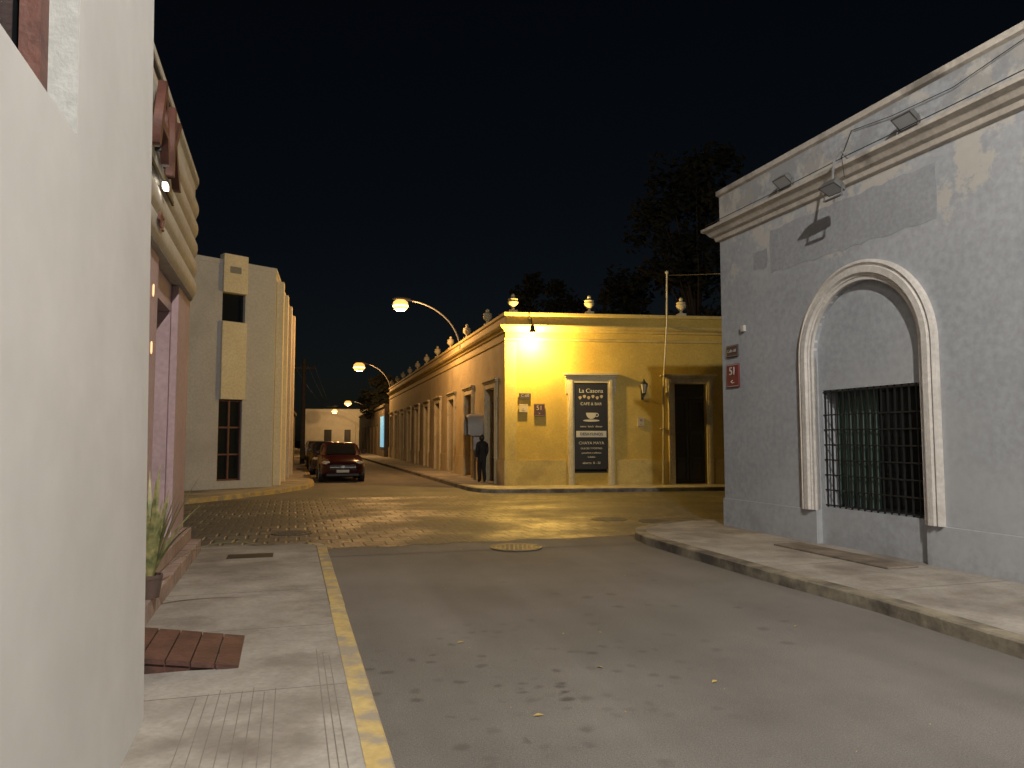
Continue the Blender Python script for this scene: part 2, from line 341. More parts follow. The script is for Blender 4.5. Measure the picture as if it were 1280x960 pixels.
# far left sidewalk
lk=[W(-30,18.9),W(-3.6,19.3),W(-2.4,19.9),W(-1.4,21.3),W(-.3,23.2),W(.5,25.0),W(.75,26.6),W(.75,40),W(.75,120)]
e=empty('sidewalk',(*W(-1,24),0))
g=MB(); g.slab(lk+[W(-30,120)],0,.12); obj('slab',g,M_concrete,e)
g=MB(); g.sweep(lk,[(.005,0),(.005,.110),(-.008,.124),(-.18,.124),(-.18,0)],1); obj('kerb',g,M_kerby,e)

# manholes
M_cast=mat('cast_iron',(.05,.045,.04),(.085,.078,.067),rough=.65,scale=6)
def manhole(x,y,r):
    e=empty('manhole_cover',(x,y,.01)); g=MB()
    g.lathe((x,y,.006),[(r,0),(r,.012),(r*.9,.012),(r*.9,.006),(r*.86,.006),(r*.86,.012),(.02,.012)],28)
    for k in range(5):
        for j in range(-4,5):
            a=r*.17*j; b=r*.3*(k-2)
            if math.hypot(a,b)<r*.72:
                F=Fr((x+a,y+b),(1,0),(0,1)); g.box(F,-.02,.02,-.03,.03,.016,.024)
    obj('cover',g,M_cast,e)
manhole(.06,11.15,.38); manhole(1.92,15.0,.36); manhole(-3.7,12.8,.34)
manhole(2.75,14.6,.33)

# fallen leaves / litter
g=MB()
for k in range(46):
    w=random.uniform(.6,5.1); u=random.uniform(3,11)
    if k<5: w,u=[(4.15,5.6),(2.1,5.0),(1.4,4.25),(1.3,5.9),(2.7,4.5)][k]
    x,y=W(w,u); a=random.random()*6.28; l=.035 if k<5 else random.uniform(.006,.014)
    g.poly([(x+l*math.cos(a),y+l*math.sin(a),.006),(x-l*.4*math.sin(a),y+l*.4*math.cos(a),.014),(x-l*math.cos(a),y-l*math.sin(a),.006),(x+l*.4*math.sin(a),y-l*.4*math.cos(a),.008)])
obj('fallen_leaves',g,mat('dry_leaf',(.40,.30,.08),(.30,.22,.08),scale=3,bump=0))

# ---------------------------------------------------------------- building A (near left), slightly battered wall
FA=Fr((-1.94,4.08),(.289,-.957),(.957,.289),lean=.018)
e=empty('stucco_house',(-1.94,4.08,0))
g=MB(); op=(1.54,3.3,2.67,4.3)
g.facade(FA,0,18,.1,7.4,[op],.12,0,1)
g.poly([FA.p(0,0,.1),FA.p(0,0,7.4),FA.p(0,-8,7.4),FA.p(0,-8,.1)])
g.poly([FA.p(0,0,7.4),FA.p(18,0,7.4),FA.p(18,-8,7.4),FA.p(0,-8,7.4)])
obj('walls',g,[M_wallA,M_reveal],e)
g=MB(); s0,s1,z0,z1=op
d0,d1=-.16,-.095
g.box(FA,s0,s0+.09,d0,d1,z0,z1);g.box(FA,s1-.09,s1,d0,d1,z0,z1);g.box(FA,s0+.09,s1-.09,d0,d1,z0,z0+.10);g.box(FA,s0+.09,s1-.09,d0,d1,z1-.1,z1)
for k in (1,2,3): 
    s=s0+.09+(s1-s0-.18)*k/4; g.box(FA,s-.025,s+.025,d0+.01,d1-.01,z0+.1,z1-.1)
for k in (1,2): 
    z=z0+(z1-z0)*k/3; g.box(FA,s0+.09,s1-.09,d0+.015,d1-.018,z-.025,z+.025)
obj('window_frame',g,M_wood,e,bevel=.004)
g=MB(); g.box(FA,s0,s1,-.2,-.17,z0,z1); obj('window_glass',g,M_glass,e)

# ---------------------------------------------------------------- building B (pink with ribbed fascia)
BO=(-4.21-.957*.12,9.96-.289*.12)
FB=Fr(BO,(.289,-.957),(.957,.289))
FBe=Fr(BO,(-.957,-.289),(-.289,.957))
e=empty('pink_shop_building',(BO[0],BO[1],0))
g=MB()
g.facade(FB,0,7,.1,3.5,[(1.15,2.55,.45,3.1),(4.5,5.7,.25,3.1)],.4,0,0,d=-.05)
g.facade(FBe,.05,8,.1,4.7,[],.1,0,0,d=-.05)
obj('walls',g,M_pink,e)
g=MB(); g.box(FB,.0,1.1,-.049,.03,.44,3.42); g.box(FB,2.6,3.35,-.049,.03,.44,3.42); obj('pilasters',g,M_pink,e,bevel=.01)
g=MB(); g.box(FB,-.03,4.45,-.05,.25,.11,.28); g.box(FB,-.01,4.45,-.05,.13,.28,.44); obj('plinth_step',g,M_pinkd,e,bevel=.012)
g=MB()
for s in (.5,1.0,1.5,2.0,2.5,3.0,3.5,4.0): g.box(FB,s,s+.008,.11,.253,.12,.282)
obj('step_joints',g,M_groove,e)
g=MB(); g.box(FB,1.15,2.55,-.45,-.38,.45,3.1,0)
for s in (1.2,1.88):
    g.box(FB,s,s+.08,-.38,-.34,.5,3.05,1); g.box(FB,s+.54,s+.62,-.38,-.34,.5,3.05,1)
    for z in (.5,1.3,2.2,2.97): g.box(FB,s+.08,s+.54,-.38,-.345,z,z+.08,1)
g.box(FB,4.5,5.7,-.45,-.38,.25,3.1,1)
obj('doors',g,[M_glass,M_wood],e)
g=MB(); prof=[(0.0,3.42),(.09,3.42)]
z=3.43
for k in range(5):
    h=.26
    for a in range(0,181,30):
        prof.append((.08+.05*math.sin(math.radians(a)),z+h/2-h/2*.92*math.cos(math.radians(a))))
    z+=h
prof+=[(.08,z+.01),(.08,4.93),(.12,4.95),(.12,5.02),(-.1,5.02)]
path=[FB.p(7,0,0)[:2],FB.p(.25,0,0)[:2],FB.p(.08,-.04,0)[:2],FBe.p(.12,-.02,0)[:2],FBe.p(.35,0,0)[:2],FBe.p(8,0,0)[:2]]
g.sweep(path,prof,1)
g.poly([FB.p(0,0.05,3.43),FB.p(7,.05,3.43),FB.p(7,-.3,3.43),FB.p(0,-.3,3.43)])
obj('ribbed_fascia',g,M_cream,e,smooth=True)
g=MB(); g.poly([FB.p(0.1,-.1,5.0),FB.p(7,-.1,5.0),FB.p(7,-8,5.0),FB.p(0.1,-8,5.0)]); obj('roof',g,M_cream,e)
g=MB()
for z in (2.95,2.40): g.lathe(FB.p(2.97,.045,z),[(.006,0),(.010,.02),(.010,.10),(.006,.12)],10)
obj('sconce_bulbs',g,mat('warm_bulb',(1,.8,.5),bump=0,emis=(1,.5,.18),es=.5),e)
e=empty('shop_sign',FB.p(3.2,.2,4.3))
text('letter_k','K',FB,3.0,.19,4.35,.95,M_wood,e,-1,.035)
text('letter_a','A',FB,3.75,.19,4.35,.95,M_wood,e,-1,.035)
g=MB()
for s in (2.85,3.15,3.6,4.0): 
    g.box(FB,s-.015,s+.015,.12,.17,4.15,4.18)
g.box(FB,2.6,4.2,.13,.15,4.78,4.82); g.box(FB,2.6,4.2,.13,.15,3.95,3.99)
obj('brackets',g,M_iron,e)
g=MB()
g.box(FB,3.25,3.36,.15,.19,3.90,3.95)
obj('spot_bulbs',g,mat('white_bulb',(1,1,1),bump=0,emis=(1,.95,.85),es=8),e)
e2=empty('house_number',FB.p(3.4,.17,3.6)); text('digits','472',FB,3.35,.15,3.58,.2,M_wood,e2,-1,.01)

# wooden ramp
FBr=Fr((-4.21,9.96),(.289,-.957),(.957,.289))
e=empty('wooden_ramp',FBr.p(5.07,.45,.15)); g=MB()
for k in range(6):
    a=.02+k*.148; b=a+.138
    za=.27-.135*a/.9; zb=.27-.135*b/.9
    jt=random.uniform(-.012,.012)
    q=[FBr.p(4.68+jt,a,za),FBr.p(5.46+jt,a,za),FBr.p(5.46+jt,b,zb),FBr.p(4.68+jt,b,zb)]
    lo=[(x,y,z-.03) for x,y,z in q]
    g.grid([q,lo],0,True,True)
for s in (4.70,5.05,5.40):
    q=[FBr.p(s,.02,.121),FBr.p(s,.88,.121),FBr.p(s,.02,.236)]; q2=[FBr.p(s+.04,.02,.121),FBr.p(s+.04,.88,.121),FBr.p(s+.04,.02,.236)]
    g.grid([q,q2],0,True,True)
obj('planks',g,M_wood2,e,weld=False)

# plant at the foot of the wall
px,py,_=FB.p(3.80,.22,0)
e=empty('potted_plant',(px,py,.28)); g=MB()
g.lathe((px,py,.281),[(.08,0),(.095,.10),(.10,.16),(.105,.16),(.105,.19),(.09,.19),(.09,.16),(.0,.16)],18); obj('pot',g,M_pot,e,smooth=True)
g=MB()
def leafblade(ang,L,lean,droop,wd,seedz=.44):
    n=9
    dx,dy=math.cos(ang),math.sin(ang)
    z=seedz
    a=lean; left=[];right=[];mid=[]
    x,y=px+dx*.03,py+dy*.03
    for i in range(n+1):
        t=i/n; w=wd*(1-t**2.2)*(.5+1.2*min(t,.4))
        left.append((x-dy*w,y+dx*w,z+w*.25)); right.append((x+dy*w,y-dx*w,z+w*.25)); mid.append((x,y,z))
        st=L/n; x+=dx*st*math.sin(a); y+=dy*st*math.sin(a); z+=st*math.cos(a); a+=droop/n
    for i in range(n):
        g.poly([left[i],mid[i],mid[i+1],left[i+1]]); g.poly([mid[i],right[i],right[i+1],mid[i+1]])
for k in range(26):
    leafblade(random.uniform(-1.6,2.2),random.uniform(.45,1.0),random.uniform(.03,.26),random.uniform(.05,.35),random.uniform(.024,.036))
leafblade(.25,1.0,.80,1.2,.026); leafblade(-.3,.7,.4,.8,.024); leafblade(1.0,.75,.35,.7,.024)
obj('leaves',g,M_plant,e,smooth=True)

# ---------------------------------------------------------------- building D (white modern, far left)
K=(-7.43,23.4)
FD1=Fr(K,(-.693,-.721),(.721,-.693)); FD2=Fr(K,(-.229,.973),(.973,.229))
e=empty('white_modern_building',(K[0],K[1],0))
g=MB()
g.facade(FD1,0,7,.1,6.92,[(1.0,1.72,5.1,5.95),(1.02,1.75,.35,2.75)],.2)
side=[(1.2+i*2.1,2.3+i*2.1,z,z+1.3) for i in range(4) for z in (1.0,3.4,5.2)]
g.facade(FD2,0,10.2,.1,6.92,side,.35)
g.poly([FD1.p(7,0,6.9),K+(6.9,),FD2.p(10.2,0,6.9),FD2.p(10.2,-8,6.9),FD1.p(7,-8,6.9)])
g.facade(Fr(FD2.p(10.2,0,0)[:2],(-.973,-.229),(-.229,.973)),0,8,.1,6.92,[],.1)
obj('walls',g,M_white,e)
g=MB()
for (a,b,c,d) in ((.98,1.74,2.76,5.08),(.98,1.74,5.96,7.12)): g.box(FD1,a,b,0.002,.10,c,d)
g.box(FD1,.98,1.74,-.18,.001,6.93,7.12)
for i in range(4): g.box(FD2,.35+i*2.3,.75+i*2.3,.002,.22,.12,6.6)
obj('cream_panels',g,M_panelc,e,bevel=.01)
g=MB(); g.box(FD1,1.2,1.55,.1,.11,6.55,6.75); obj('vent',g,M_metal,e)
g=MB(); g.box(FD1,.98,1.76,-.19,-.14,5.08,5.97); g.box(FD1,1.0,1.77,-.19,-.14,.33,2.77)
for a in side: g.box(FD2,a[0]-.02,a[1]+.02,-.34,-.3,a[2]-.02,a[3]+.02)
obj('window_glass',g,M_glass,e)
g=MB()
for s in (1.0,1.36,1.70): g.box(FD1,s,s+.05,-.14,-.08,.35,2.75)
for z in (.35,1.1,1.9,2.7): g.box(FD1,1.05,1.70,-.14,-.085,z,z+.05)
obj('window_frames',g,M_wood,e)
g=MB(); g.sweep([FD1.p(7,0,0)[:2],K,FD2.p(10.2,0,0)[:2]],[(0,6.80),(.02,6.80),(.02,6.94),(-.2,6.94)],1); obj('parapet_cap',g,M_white,e)

# ---------------------------------------------------------------- ochre corner building
e=empty('ochre_corner_building',(C[0],C[1],0))
L1=37.6; L2=30
doors1=[(1.3+3.75*i,2.65+3.75*i,.14,3.3) for i in range(10) if 1.3+3.75*i+1.4<L1]
doors2=[(2.20,3.30,.5,3.38),(5.52,6.60,.14,3.38),(9.5,10.6,.14,3.38),(14,15.1,.14,3.38)]
g=MB()
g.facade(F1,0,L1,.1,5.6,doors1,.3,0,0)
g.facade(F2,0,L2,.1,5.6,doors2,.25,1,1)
g.facade(Fr(F1.p(L1,0,0)[:2],(.9668,.2554),(-.2554,.9668)),0,14,.1,5.6,[],.1)
g.poly([F1.p(L1,0,5.2),(C[0],C[1],5.2),F2.p(L2,0,5.2),F2.p(L2,-30,5.2)])
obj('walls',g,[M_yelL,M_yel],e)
g=MB()
def plinth(F,L,doors,zt,pr,mi):
    s=0
    for o in doors+[(L,L,0,0)]:
        a=s; b=o[0]-.28 if o[0]<L else L
        if b>a: g.box(F,a-(pr if a==0 else 0),b,.0005,pr,.11,zt,mi)
        s=o[1]+.28
plinth(F1,L1,doors1,.90,.05,0); plinth(F2,L2,doors2,.92,.047,1)
obj('plinth',g,[M_yelL,M_trimo],e)
g=MB()
path=[F1.p(L1,0,0)[:2],C,F2.p(L2,0,0)[:2]]
g.sweep(path,[(0,4.70),(.05,4.72),(.05,4.79),(0,4.81)],1)
g.sweep(path,[(0,4.98),(.06,5.0),(.09,5.06),(.17,5.10),(.22,5.16),(.22,5.20),(0,5.24)],1)
g.sweep(path,[(0.001,5.50),(.06,5.53),(.06,5.62),(-.25,5.62),(-.25,5.3)],1)
obj('cornice',g,M_trimo,e)
g=MB(); g.box(F1,0,.35,.002,.03,.93,4.69); g.box(F2,-.03,.34,.003,.031,.93,4.69); obj('corner_pilaster',g,M_trimo,e)
def surround(F,o,g):
    a,b,c,d=o; c=.12
    g.box(F,a-.20,a-.002,.003,.07,c,d+.18); g.box(F,b+.002,b+.20,.003,.07,c,d+.18)
    g.box(F,a-.14,a-.06,.07,.09,c,d+.10); g.box(F,b+.06,b+.14,.07,.09,c,d+.10)
    g.box(F,a-.002,b+.002,.003,.068,d+.002,d+.18)
    g.box(F,a-.27,a-.20,.003,.05,d-.35,d+.18); g.box(F,b+.20,b+.27,.003,.05,d-.35,d+.18)
    g.box(F,a-.30,b+.30,.003,.10,d+.182,d+.25); g.box(F,a-.34,b+.34,.003,.15,d+.252,d+.31)
g=MB()
for o in doors1: surround(F1,o,g)
for o in doors2: surround(F2,o,g)
obj('door_surrounds',g,M_trimw,e,bevel=.008)
g=MB()
def door(F,o,g,dep):
    a,b,c,d=o
    g.box(F,a,b,-dep-.05,-dep+.02,c,d,0)
    m=(a+b)/2; dd=-dep+.02
    for (x0,x1) in ((a+.02,m-.02),(m+.02,b-.02)):
        g.box(F,x0,x0+.07,dd,dd+.04,c,d-.5,1); g.box(F,x1-.07,x1,dd,dd+.04,c,d-.5,1)
        for z in (c,c+.75,c+1.6,d-.6): g.box(F,x0+.07,x1-.07,dd,dd+.038,z,z+.09,1)
        g.box(F,x0+.12,x1-.12,dd,dd+.02,c+.15,c+.68,1)
    g.box(F,a,b,dd,dd+.05,d-.5,d-.42,1)
for i,o in enumerate(doors1): door(F1,o,g,.26)
for o in doors2[1:]: door(F2,o,g,.22)
g.box(F2,2.20,3.30,-.24,-.2,.5,3.38)
obj('doors',g,[M_dark,mat('door_paint',(.018,.017,.015),(.03,.028,.025),rough=.5)],e)
g=MB()
for i in (1,2):
    o=doors1[i]; g.box(F1,o[0]+.1,o[0]+.62,.02-.22,-.18,.6,3.1)
obj('window_posters',g,M_beige,e)
def urn(p,z0=5.625):
    en=empty('urn_finial',(p[0],p[1],z0)); g=MB()
    F=Fr((p[0],p[1]),F2.a,F2.n); g.box(F,-.13,.13,-.13,.13,z0-.002,z0+.08)
    g.lathe((p[0],p[1],z0+.08),[(.09,0),(.05,.04),(.04,.09),(.08,.13),(.15,.20),(.17,.27),(.14,.33),(.16,.35),(.16,.37),(.07,.41),(.05,.44),(.07,.48),(.05,.52),(.005,.55)],16)
    obj('urn',g,M_trimw,en,smooth=True)
for s in (.25,2.75,5.85,9.2,13): urn(F2.p(s,-.12,0))
for i in range(10): urn(F1.p(3.1+3.75*i,-.12,0))

# poster board at window
e=empty('cafe_poster',F2.p(2.75,.02,2)); PC=2.75
g=MB(); g.box(F2,2.18,3.32,.0,.05,.62,3.36); obj('board',g,M_black,e)
text('t1','La Casona',F2,PC,.055,3.12,.19,M_txt,e)
g=MB()
for k in range(6): 
    g.poly([F2.p(PC-.36+k*.14+.05*math.cos(t)*(1+.3*math.sin(3*t)),.056,2.90+.04*(k%2)+.055*math.sin(t)) for t in [2*math.pi*j/9 for j in range(9)]])
obj('ornament',g,M_beige,e)
text('t2','CAFE & BAR',F2,PC,.055,2.70,.13,M_txt,e)
g=MB(); ring=[]
for k in range(0,13):
    a=math.pi+math.pi*k/12; ring.append(F2.p(PC+.17*math.cos(a),.056,2.42+.2*math.sin(a)))
g.poly(ring)
pl=[F2.p(PC+.27*math.cos(2*math.pi*k/20),.056,2.17+.035*math.sin(2*math.pi*k/20)) for k in range(20)]; g.poly(pl)
hr=[[F2.p(PC+.18+r*math.cos(a),.056,2.35+r*math.sin(a)) for r in (.04,.065)] for a in [2*math.pi*k/14 for k in range(15)]]
g.grid(hr,0,False)
obj('cup_picture',g,M_txt,e)
g=MB(); g.box(F2,2.26,3.24,.05,.056,1.64,1.84); obj('banner',g,M_txt,e)
text('t3','DESAYUNOS',F2,PC,.058,1.74,.13,M_black,e)
for i,(t,z,sz) in enumerate((('menu  lunch  dinner',1.98,.09),('CHAYA MAYA',1.45,.13),('DULCES Y POSTRES',1.28,.08),('panuchos y salbutes',1.14,.08),('helados',1.01,.08),('abierto  8 - 22',.82,.10))):
    text('line%d'%i,t,F2,PC,.055,z,sz,M_txt,e)

def plaque(name,F,s0,s1,z0,z1,m,txts,rev=1,dd=.035,tm=None):
    e=empty(name,F.p((s0+s1)/2,dd,(z0+z1)/2)); g=MB(); g.box(F,s0,s1,dd,dd+.03,z0,z1); obj('plate',g,m,e,bevel=.006)
    g=MB(); b=.012
    g.box(F,s0+b,s1-b,dd+.03,dd+.033,z1-b-.008,z1-b); g.box(F,s0+b,s1-b,dd+.03,dd+.033,z0+b,z0+b+.008)
    if s1-s0>.2: obj('border',g,tm or M_txt,e)
    for i,(t,dz,sz) in enumerate(txts): text('text%d'%i,t,F,(s0+s1)/2,dd+.034,(z0+z1)/2+dz,sz,tm or M_txt,e,rev)
M_txd=mat('lettering_faded',(.30,.28,.26),rough=.8,bump=0)
plaque('street_name_sign',F2,.42,.80,2.86,3.04,M_signd,[('C-60',0,.13)],tm=M_txd)
plaque('wall_notice',F2,.42,.70,2.42,2.68,M_beige,[('o',.0,.2)],tm=M_cap)
plaque('street_number_sign',F2,.90,1.24,2.30,2.70,mat('sign_brown',(.06,.022,.015),rough=.5,bump=0),[('51',.06,.20),('>',-.12,.12)],tm=M_beige)
plaque('street_name_sign',FR,.17,.49,2.97,3.17,M_signd,[('Calle 60',0,.075)],dd=.003,tm=M_txd)
plaque('street_number_sign',FR,.17,.51,2.46,2.85,M_red,[('51',.07,.19),('<-',-.11,.12)],dd=.003)
plaque('wall_notice',F2,4.28,4.50,1.98,2.28,M_beige,[('=',.05,.16),('-',-.06,.16)],dd=.003,tm=M_signd)

# lantern
e=empty('wall_lantern',F2.p(4.45,.2,3.1)); g=MB()
g.box(F2,4.41,4.49,.003,.03,2.85,3.15); g.tube([F2.p(4.45,.03,3.0),F2.p(4.45,.12,2.92),F2.p(4.45,.22,2.96),F2.p(4.45,.22,3.02)],.012)
c=F2.p(4.45,.22,3.0)
g.lathe(c,[(.03,0),(.06,.03),(.065,.05)],6); g.lathe(c,[(.13,.33),(.12,.36),(.05,.43),(.02,.50),(.0,.52)],6)
for k in range(6):
    a=2*math.pi*k/6; g.tube([(c[0]+.06*math.cos(a),c[1]+.06*math.sin(a),c[2]+.04),(c[0]+.12*math.cos(a),c[1]+.12*math.sin(a),c[2]+.34)],.008,6)
obj('iron_frame',g,M_iron,e)
g=MB(); g.lathe(c,[(.05,.05),(.11,.33)],6); obj('glass',g,mat('lantern_glass',(.35,.33,.28),rough=.3,bump=0),e)

# service conduit pole
e=empty('service_pole',F2.p(5.2,.1,0)); g=MB()
g.tube([F2.p(5.08,.12,.12),F2.p(5.14,.12,3.5),F2.p(5.22,.28,5.3),F2.p(5.25,.28,6.98)],.03); g.box(F2,5.05,5.22,.0,.14,3.6,3.64); g.box(F2,5.03,5.2,.0,.14,1.9,1.94)
g.lathe(F2.p(5.25,.28,6.95),[(.05,0),(.06,.06),(.0,.12)],10)
obj('conduit',g,mat('galvanised',(.33,.30,.24),(.40,.37,.31),rough=.6,scale=4,bump=0),e)

# public telephone on left facade
e=empty('public_telephone',F1.p(3.3,.45,0)); g=MB()
g.tube([F1.p(3.3,.30,.12),F1.p(3.3,.30,1.5)],.05)
g.box(F1,3.1,3.5,.15,.38,1.2,1.75)
obj('post_and_set',g,M_metal,e)
g=MB(); rings=[]
for k in range(0,11):
    a=math.pi*k/10
    rings.append([F1.p(3.3+.40*math.cos(a),d,2.05+.42*math.sin(a)*f) for d,f in ((.02,1),(.5,1),(.62,.85))])
rings=[[F1.p(2.9,.02,1.7),F1.p(2.9,.5,1.7),F1.p(2.92,.62,1.75)]]+rings[::-1]+[[F1.p(3.7,.02,1.7),F1.p(3.7,.5,1.7),F1.p(3.68,.62,1.75)]]
g.grid(rings,0,False); g.poly([r[0] for r in rings])
o=obj('hood',g,mat('hood_grey',(.30,.30,.29),rough=.4,bump=0),e,smooth=True)

# ---------------------------------------------------------------- blue-grey building (right)
e=empty('bluegrey_arch_building',(3.64,12.95,0))
ac=3.24; ri=.94; ro=1.20; zs=2.75
g=MB()
a0,a1=ac-ri,ac+ri
g.facade(FR,0,a0,.1,5.9,[],.1); g.facade(FR,a1,18,.1,5.9,[],.1)
n=24; arc=[(ac-ri*math.cos(math.pi*k/n),zs+ri*math.sin(math.pi*k/n)) for k in range(n+1)]
for k in range(n):
    (x0,z0),(x1,z1)=arc[k],arc[k+1]
    g.poly([FR.p(x0,0,z0),FR.p(x1,0,z1),FR.p(x1,0,5.9),FR.p(x0,0,5.9)])
    g.poly([FR.p(x0,0,z0),FR.p(x1,0,z1),FR.p(x1,-.07,z1),FR.p(x0,-.07,z0)])
    g.poly([FR.p(x0,-.07,z0),FR.p(x1,-.07,z1),FR.p(x1,-.07,2.6),FR.p(x0,-.07,2.6)])
g.poly([FR.p(a0,0,.1),FR.p(a0,0,zs),FR.p(a0,-.07,zs),FR.p(a0,-.07,.1)]); g.poly([FR.p(a1,0,.1),FR.p(a1,0,zs),FR.p(a1,-.07,zs),FR.p(a1,-.07,.1)])
g.facade(FR,a0,a1,.1,2.6,[(a0+.08,a1-.03,.64,2.28)],.28,d=-.07)
g.facade(FS,0,25,.1,5.9,[(4,5.2,.15,3)],.2)
g.poly([FR.p(0,0,5.5),FR.p(18,0,5.5),FR.p(18,-20,5.5),FR.p(0,-20,5.5)])
g.poly([FR.p(18,0,.1),FR.p(18,-10,.1),FR.p(18,-10,5.9),FR.p(18,0,5.9)])
obj('walls',g,M_blue,e)
g=MB(); g.box(FS,4,5.2,-.22,-.18,.15,3); obj('side_door',g,M_dark,e)
g=MB(); g.box(FR,-.025,a0-.0,.002,.025,.11,.59); g.box(FR,a1,18,.002,.025,.11,.59); g.box(FS,.0,3.9,.002,.025,.11,.59); g.box(FS,5.3,25,.002,.025,.11,.59)
obj('plinth',g,M_blue,e,bevel=.006)
g=MB(); 
def irregular(s0,s1,z0,z1,seed,step=.12,j=.02):
    r=random.Random(seed); pts=[]
    s=s0
    while s<s1: pts.append((s,z0+r.uniform(-j,j))); s+=step
    z=z0
    while z<z1: pts.append((s1+r.uniform(-j,j),z)); z+=step
    s=s1
    while s>s0: pts.append((s,z1+r.uniform(-j,j))); s-=step
    z=z1
    while z>z0: pts.append((s0+r.uniform(-j,j),z)); z-=step
    g.grid([[FR.p(a,.0005,b) for a,b in pts],[FR.p(a,.003,b) for a,b in pts]],0,True,False); g.poly([FR.p(a,.003,b) for a,b in pts])
irregular(1.38,4.5,4.18,4.86,1); irregular(.95,1.30,4.3,4.6,2)
obj('darker_patch',g,M_bluedk,e)  # uneven-edged patches slightly darker than the wall
pth=[(ac-ro,.59)]+[(ac-ro*math.cos(math.pi*k/32),zs+ro*math.sin(math.pi*k/32)) for k in range(33)]+[(ac+ro,.59)]
prof=[(0,.003),(0,.06),(.04,.08),(.06,.05),(.08,.05),(.09,.09),(.17,.09),(.19,.055),(.21,.055),(.22,.04),(.26,.04),(.26,-.05)]
rings=[]
for i,(x,z) in enumerate(pth):
    if i==0: nx,nz=1,0
    elif i==len(pth)-1: nx,nz=-1,0
    else: nx,nz=(ac-x)/ro,(zs-z)/ro
    rings.append([FR.p(x+nx*o,dd,z+nz*o) for o,dd in prof])
g=MB(); g.grid(rings,0,False); g.poly(rings[0]); g.poly(rings[-1]); obj('arch_moulding',g,M_archw,e,smooth=True)
g=MB(); path=[FR.p(18,0,0)[:2],FR.p(0,0,0)[:2],FS.p(25,0,0)[:2]]
g.sweep(path,[(0,5.02),(.05,5.04),(.07,5.10),(.12,5.13),(.17,5.20),(.23,5.23),(.23,5.28),(.0,5.31)],-1)
g.sweep(path,[(0.001,5.82),(.04,5.85),(.04,5.93),(-.2,5.93),(-.2,5.5)],-1)
obj('cornice',g,M_cap,e)
g=MB(); wx0,wx1,wz0,wz1=a0+.08,a1-.03,.64,2.28
g.box(FR,wx0,wx1,-.40,-.35,wz0,wz1); obj('window_glass',g,M_glass,e)
g=MB(); rings=[]
for k in range(70):
    s=wx0+.02+k*(.75)/69
    rings.append([FR.p(s,-.31+.025*math.sin(k*.9),wz0+.02),FR.p(s,-.31+.025*math.sin(k*.9+.3),wz1-.02)])
g.grid(rings,0,False); obj('curtain',g,mat('curtain_green',(.03,.055,.045),(.07,.11,.09),bump=0),e,smooth=True)
g=MB(); nb=15
for k in range(nb+1):
    s=wx0+.03+(wx1-wx0-.06)*k/nb; g.box(FR,s-.008,s+.008,-.10,-.082,wz0,wz1)
for z in (wz0+.03,wz0+.24,wz0+.45,wz0+.66,wz0+.87,wz0+1.08,wz0+1.29,wz1-.03): g.box(FR,wx0,wx1,-.082,-.072,z-.009,z+.009)
obj('window_grille',g,M_iron,e)
g=MB(); g.box(FR,.62,.70,.003,.05,3.36,3.46); 
obj('junction_box',g,M_archw,e)
g=MB()
g.tube([FR.p(-.05+.0,.26,5.30),FR.p(2,.26,5.30),FR.p(3.4,.255,5.32),FR.p(5,.26,5.30),FR.p(9,.26,5.31)],.006,6)
g.tube([FR.p(3.2,.02,5.75),FR.p(3.25,.24,5.34),FR.p(3.3,.25,5.05)],.006,6)
g.tube([FR.p(6,.02,5.80),FR.p(4.8,.03,5.62),FR.p(3.9,.03,5.66),FR.p(3.2,.02,5.75)],.005,6)
obj('cables',g,M_iron,e)

M_fh=mat('flood_housing',(.10,.10,.10),(.14,.14,.14),rough=.5,bump=0); M_fl=mat('flood_lens',(.45,.47,.5),rough=.15,bump=0)
def flood(s,d,z,tilt,arm=None):
    e=empty('floodlight',FR.p(s,d,z)); g=MB()
    ca,sa=math.cos(tilt),math.sin(tilt)
    def q(x,y,zz): return FR.p(s+x, d+y*ca-zz*sa, z+y*sa+zz*ca)
    r=[]
    for (y,hx,hz) in ((-.07,.09,.05),(-.05,.11,.07),(.05,.15,.10),(.06,.15,.10)):
        r.append([q(-hx,y,-hz),q(hx,y,-hz),q(hx,y,hz),q(-hx,y,hz)])
    g.grid(r,0,True,True)
    for sx in (-.165,.155):
        g.grid([[q(sx,-.01,-.01),q(sx+.01,-.01,-.01),q(sx+.01,.01,-.01),q(sx,.01,-.01)],[FR.p(s+sx,d,z-.16),FR.p(s+sx+.01,d,z-.16),FR.p(s+sx+.01,d+.02,z-.16),FR.p(s+sx,d+.02,z-.16)]],0,True,True)
    g.box(FR,s-.165,s+.165,d-.01,d+.03,z-.175,z-.16)
    obj('housing',g,M_fh,e)
    g=MB(); g.poly([q(-.13,.062,-.085),q(.13,.062,-.085),q(.13,.062,.085),q(-.13,.062,.085)]); obj('lens',g,M_fl,e)
    if arm:
        g=MB(); g.tube(arm,.016,8); obj('arm',g,M_metal,e)
flood(1.95,.14,5.47,-.9); flood(4.25,.14,5.47,-.9)
flood(3.28,.42,4.92,-1.1,[FR.p(3.25,.0,5.2),FR.p(3.25,.24,5.42),FR.p(3.25,.36,5.3),FR.p(3.27,.42,5.0)])

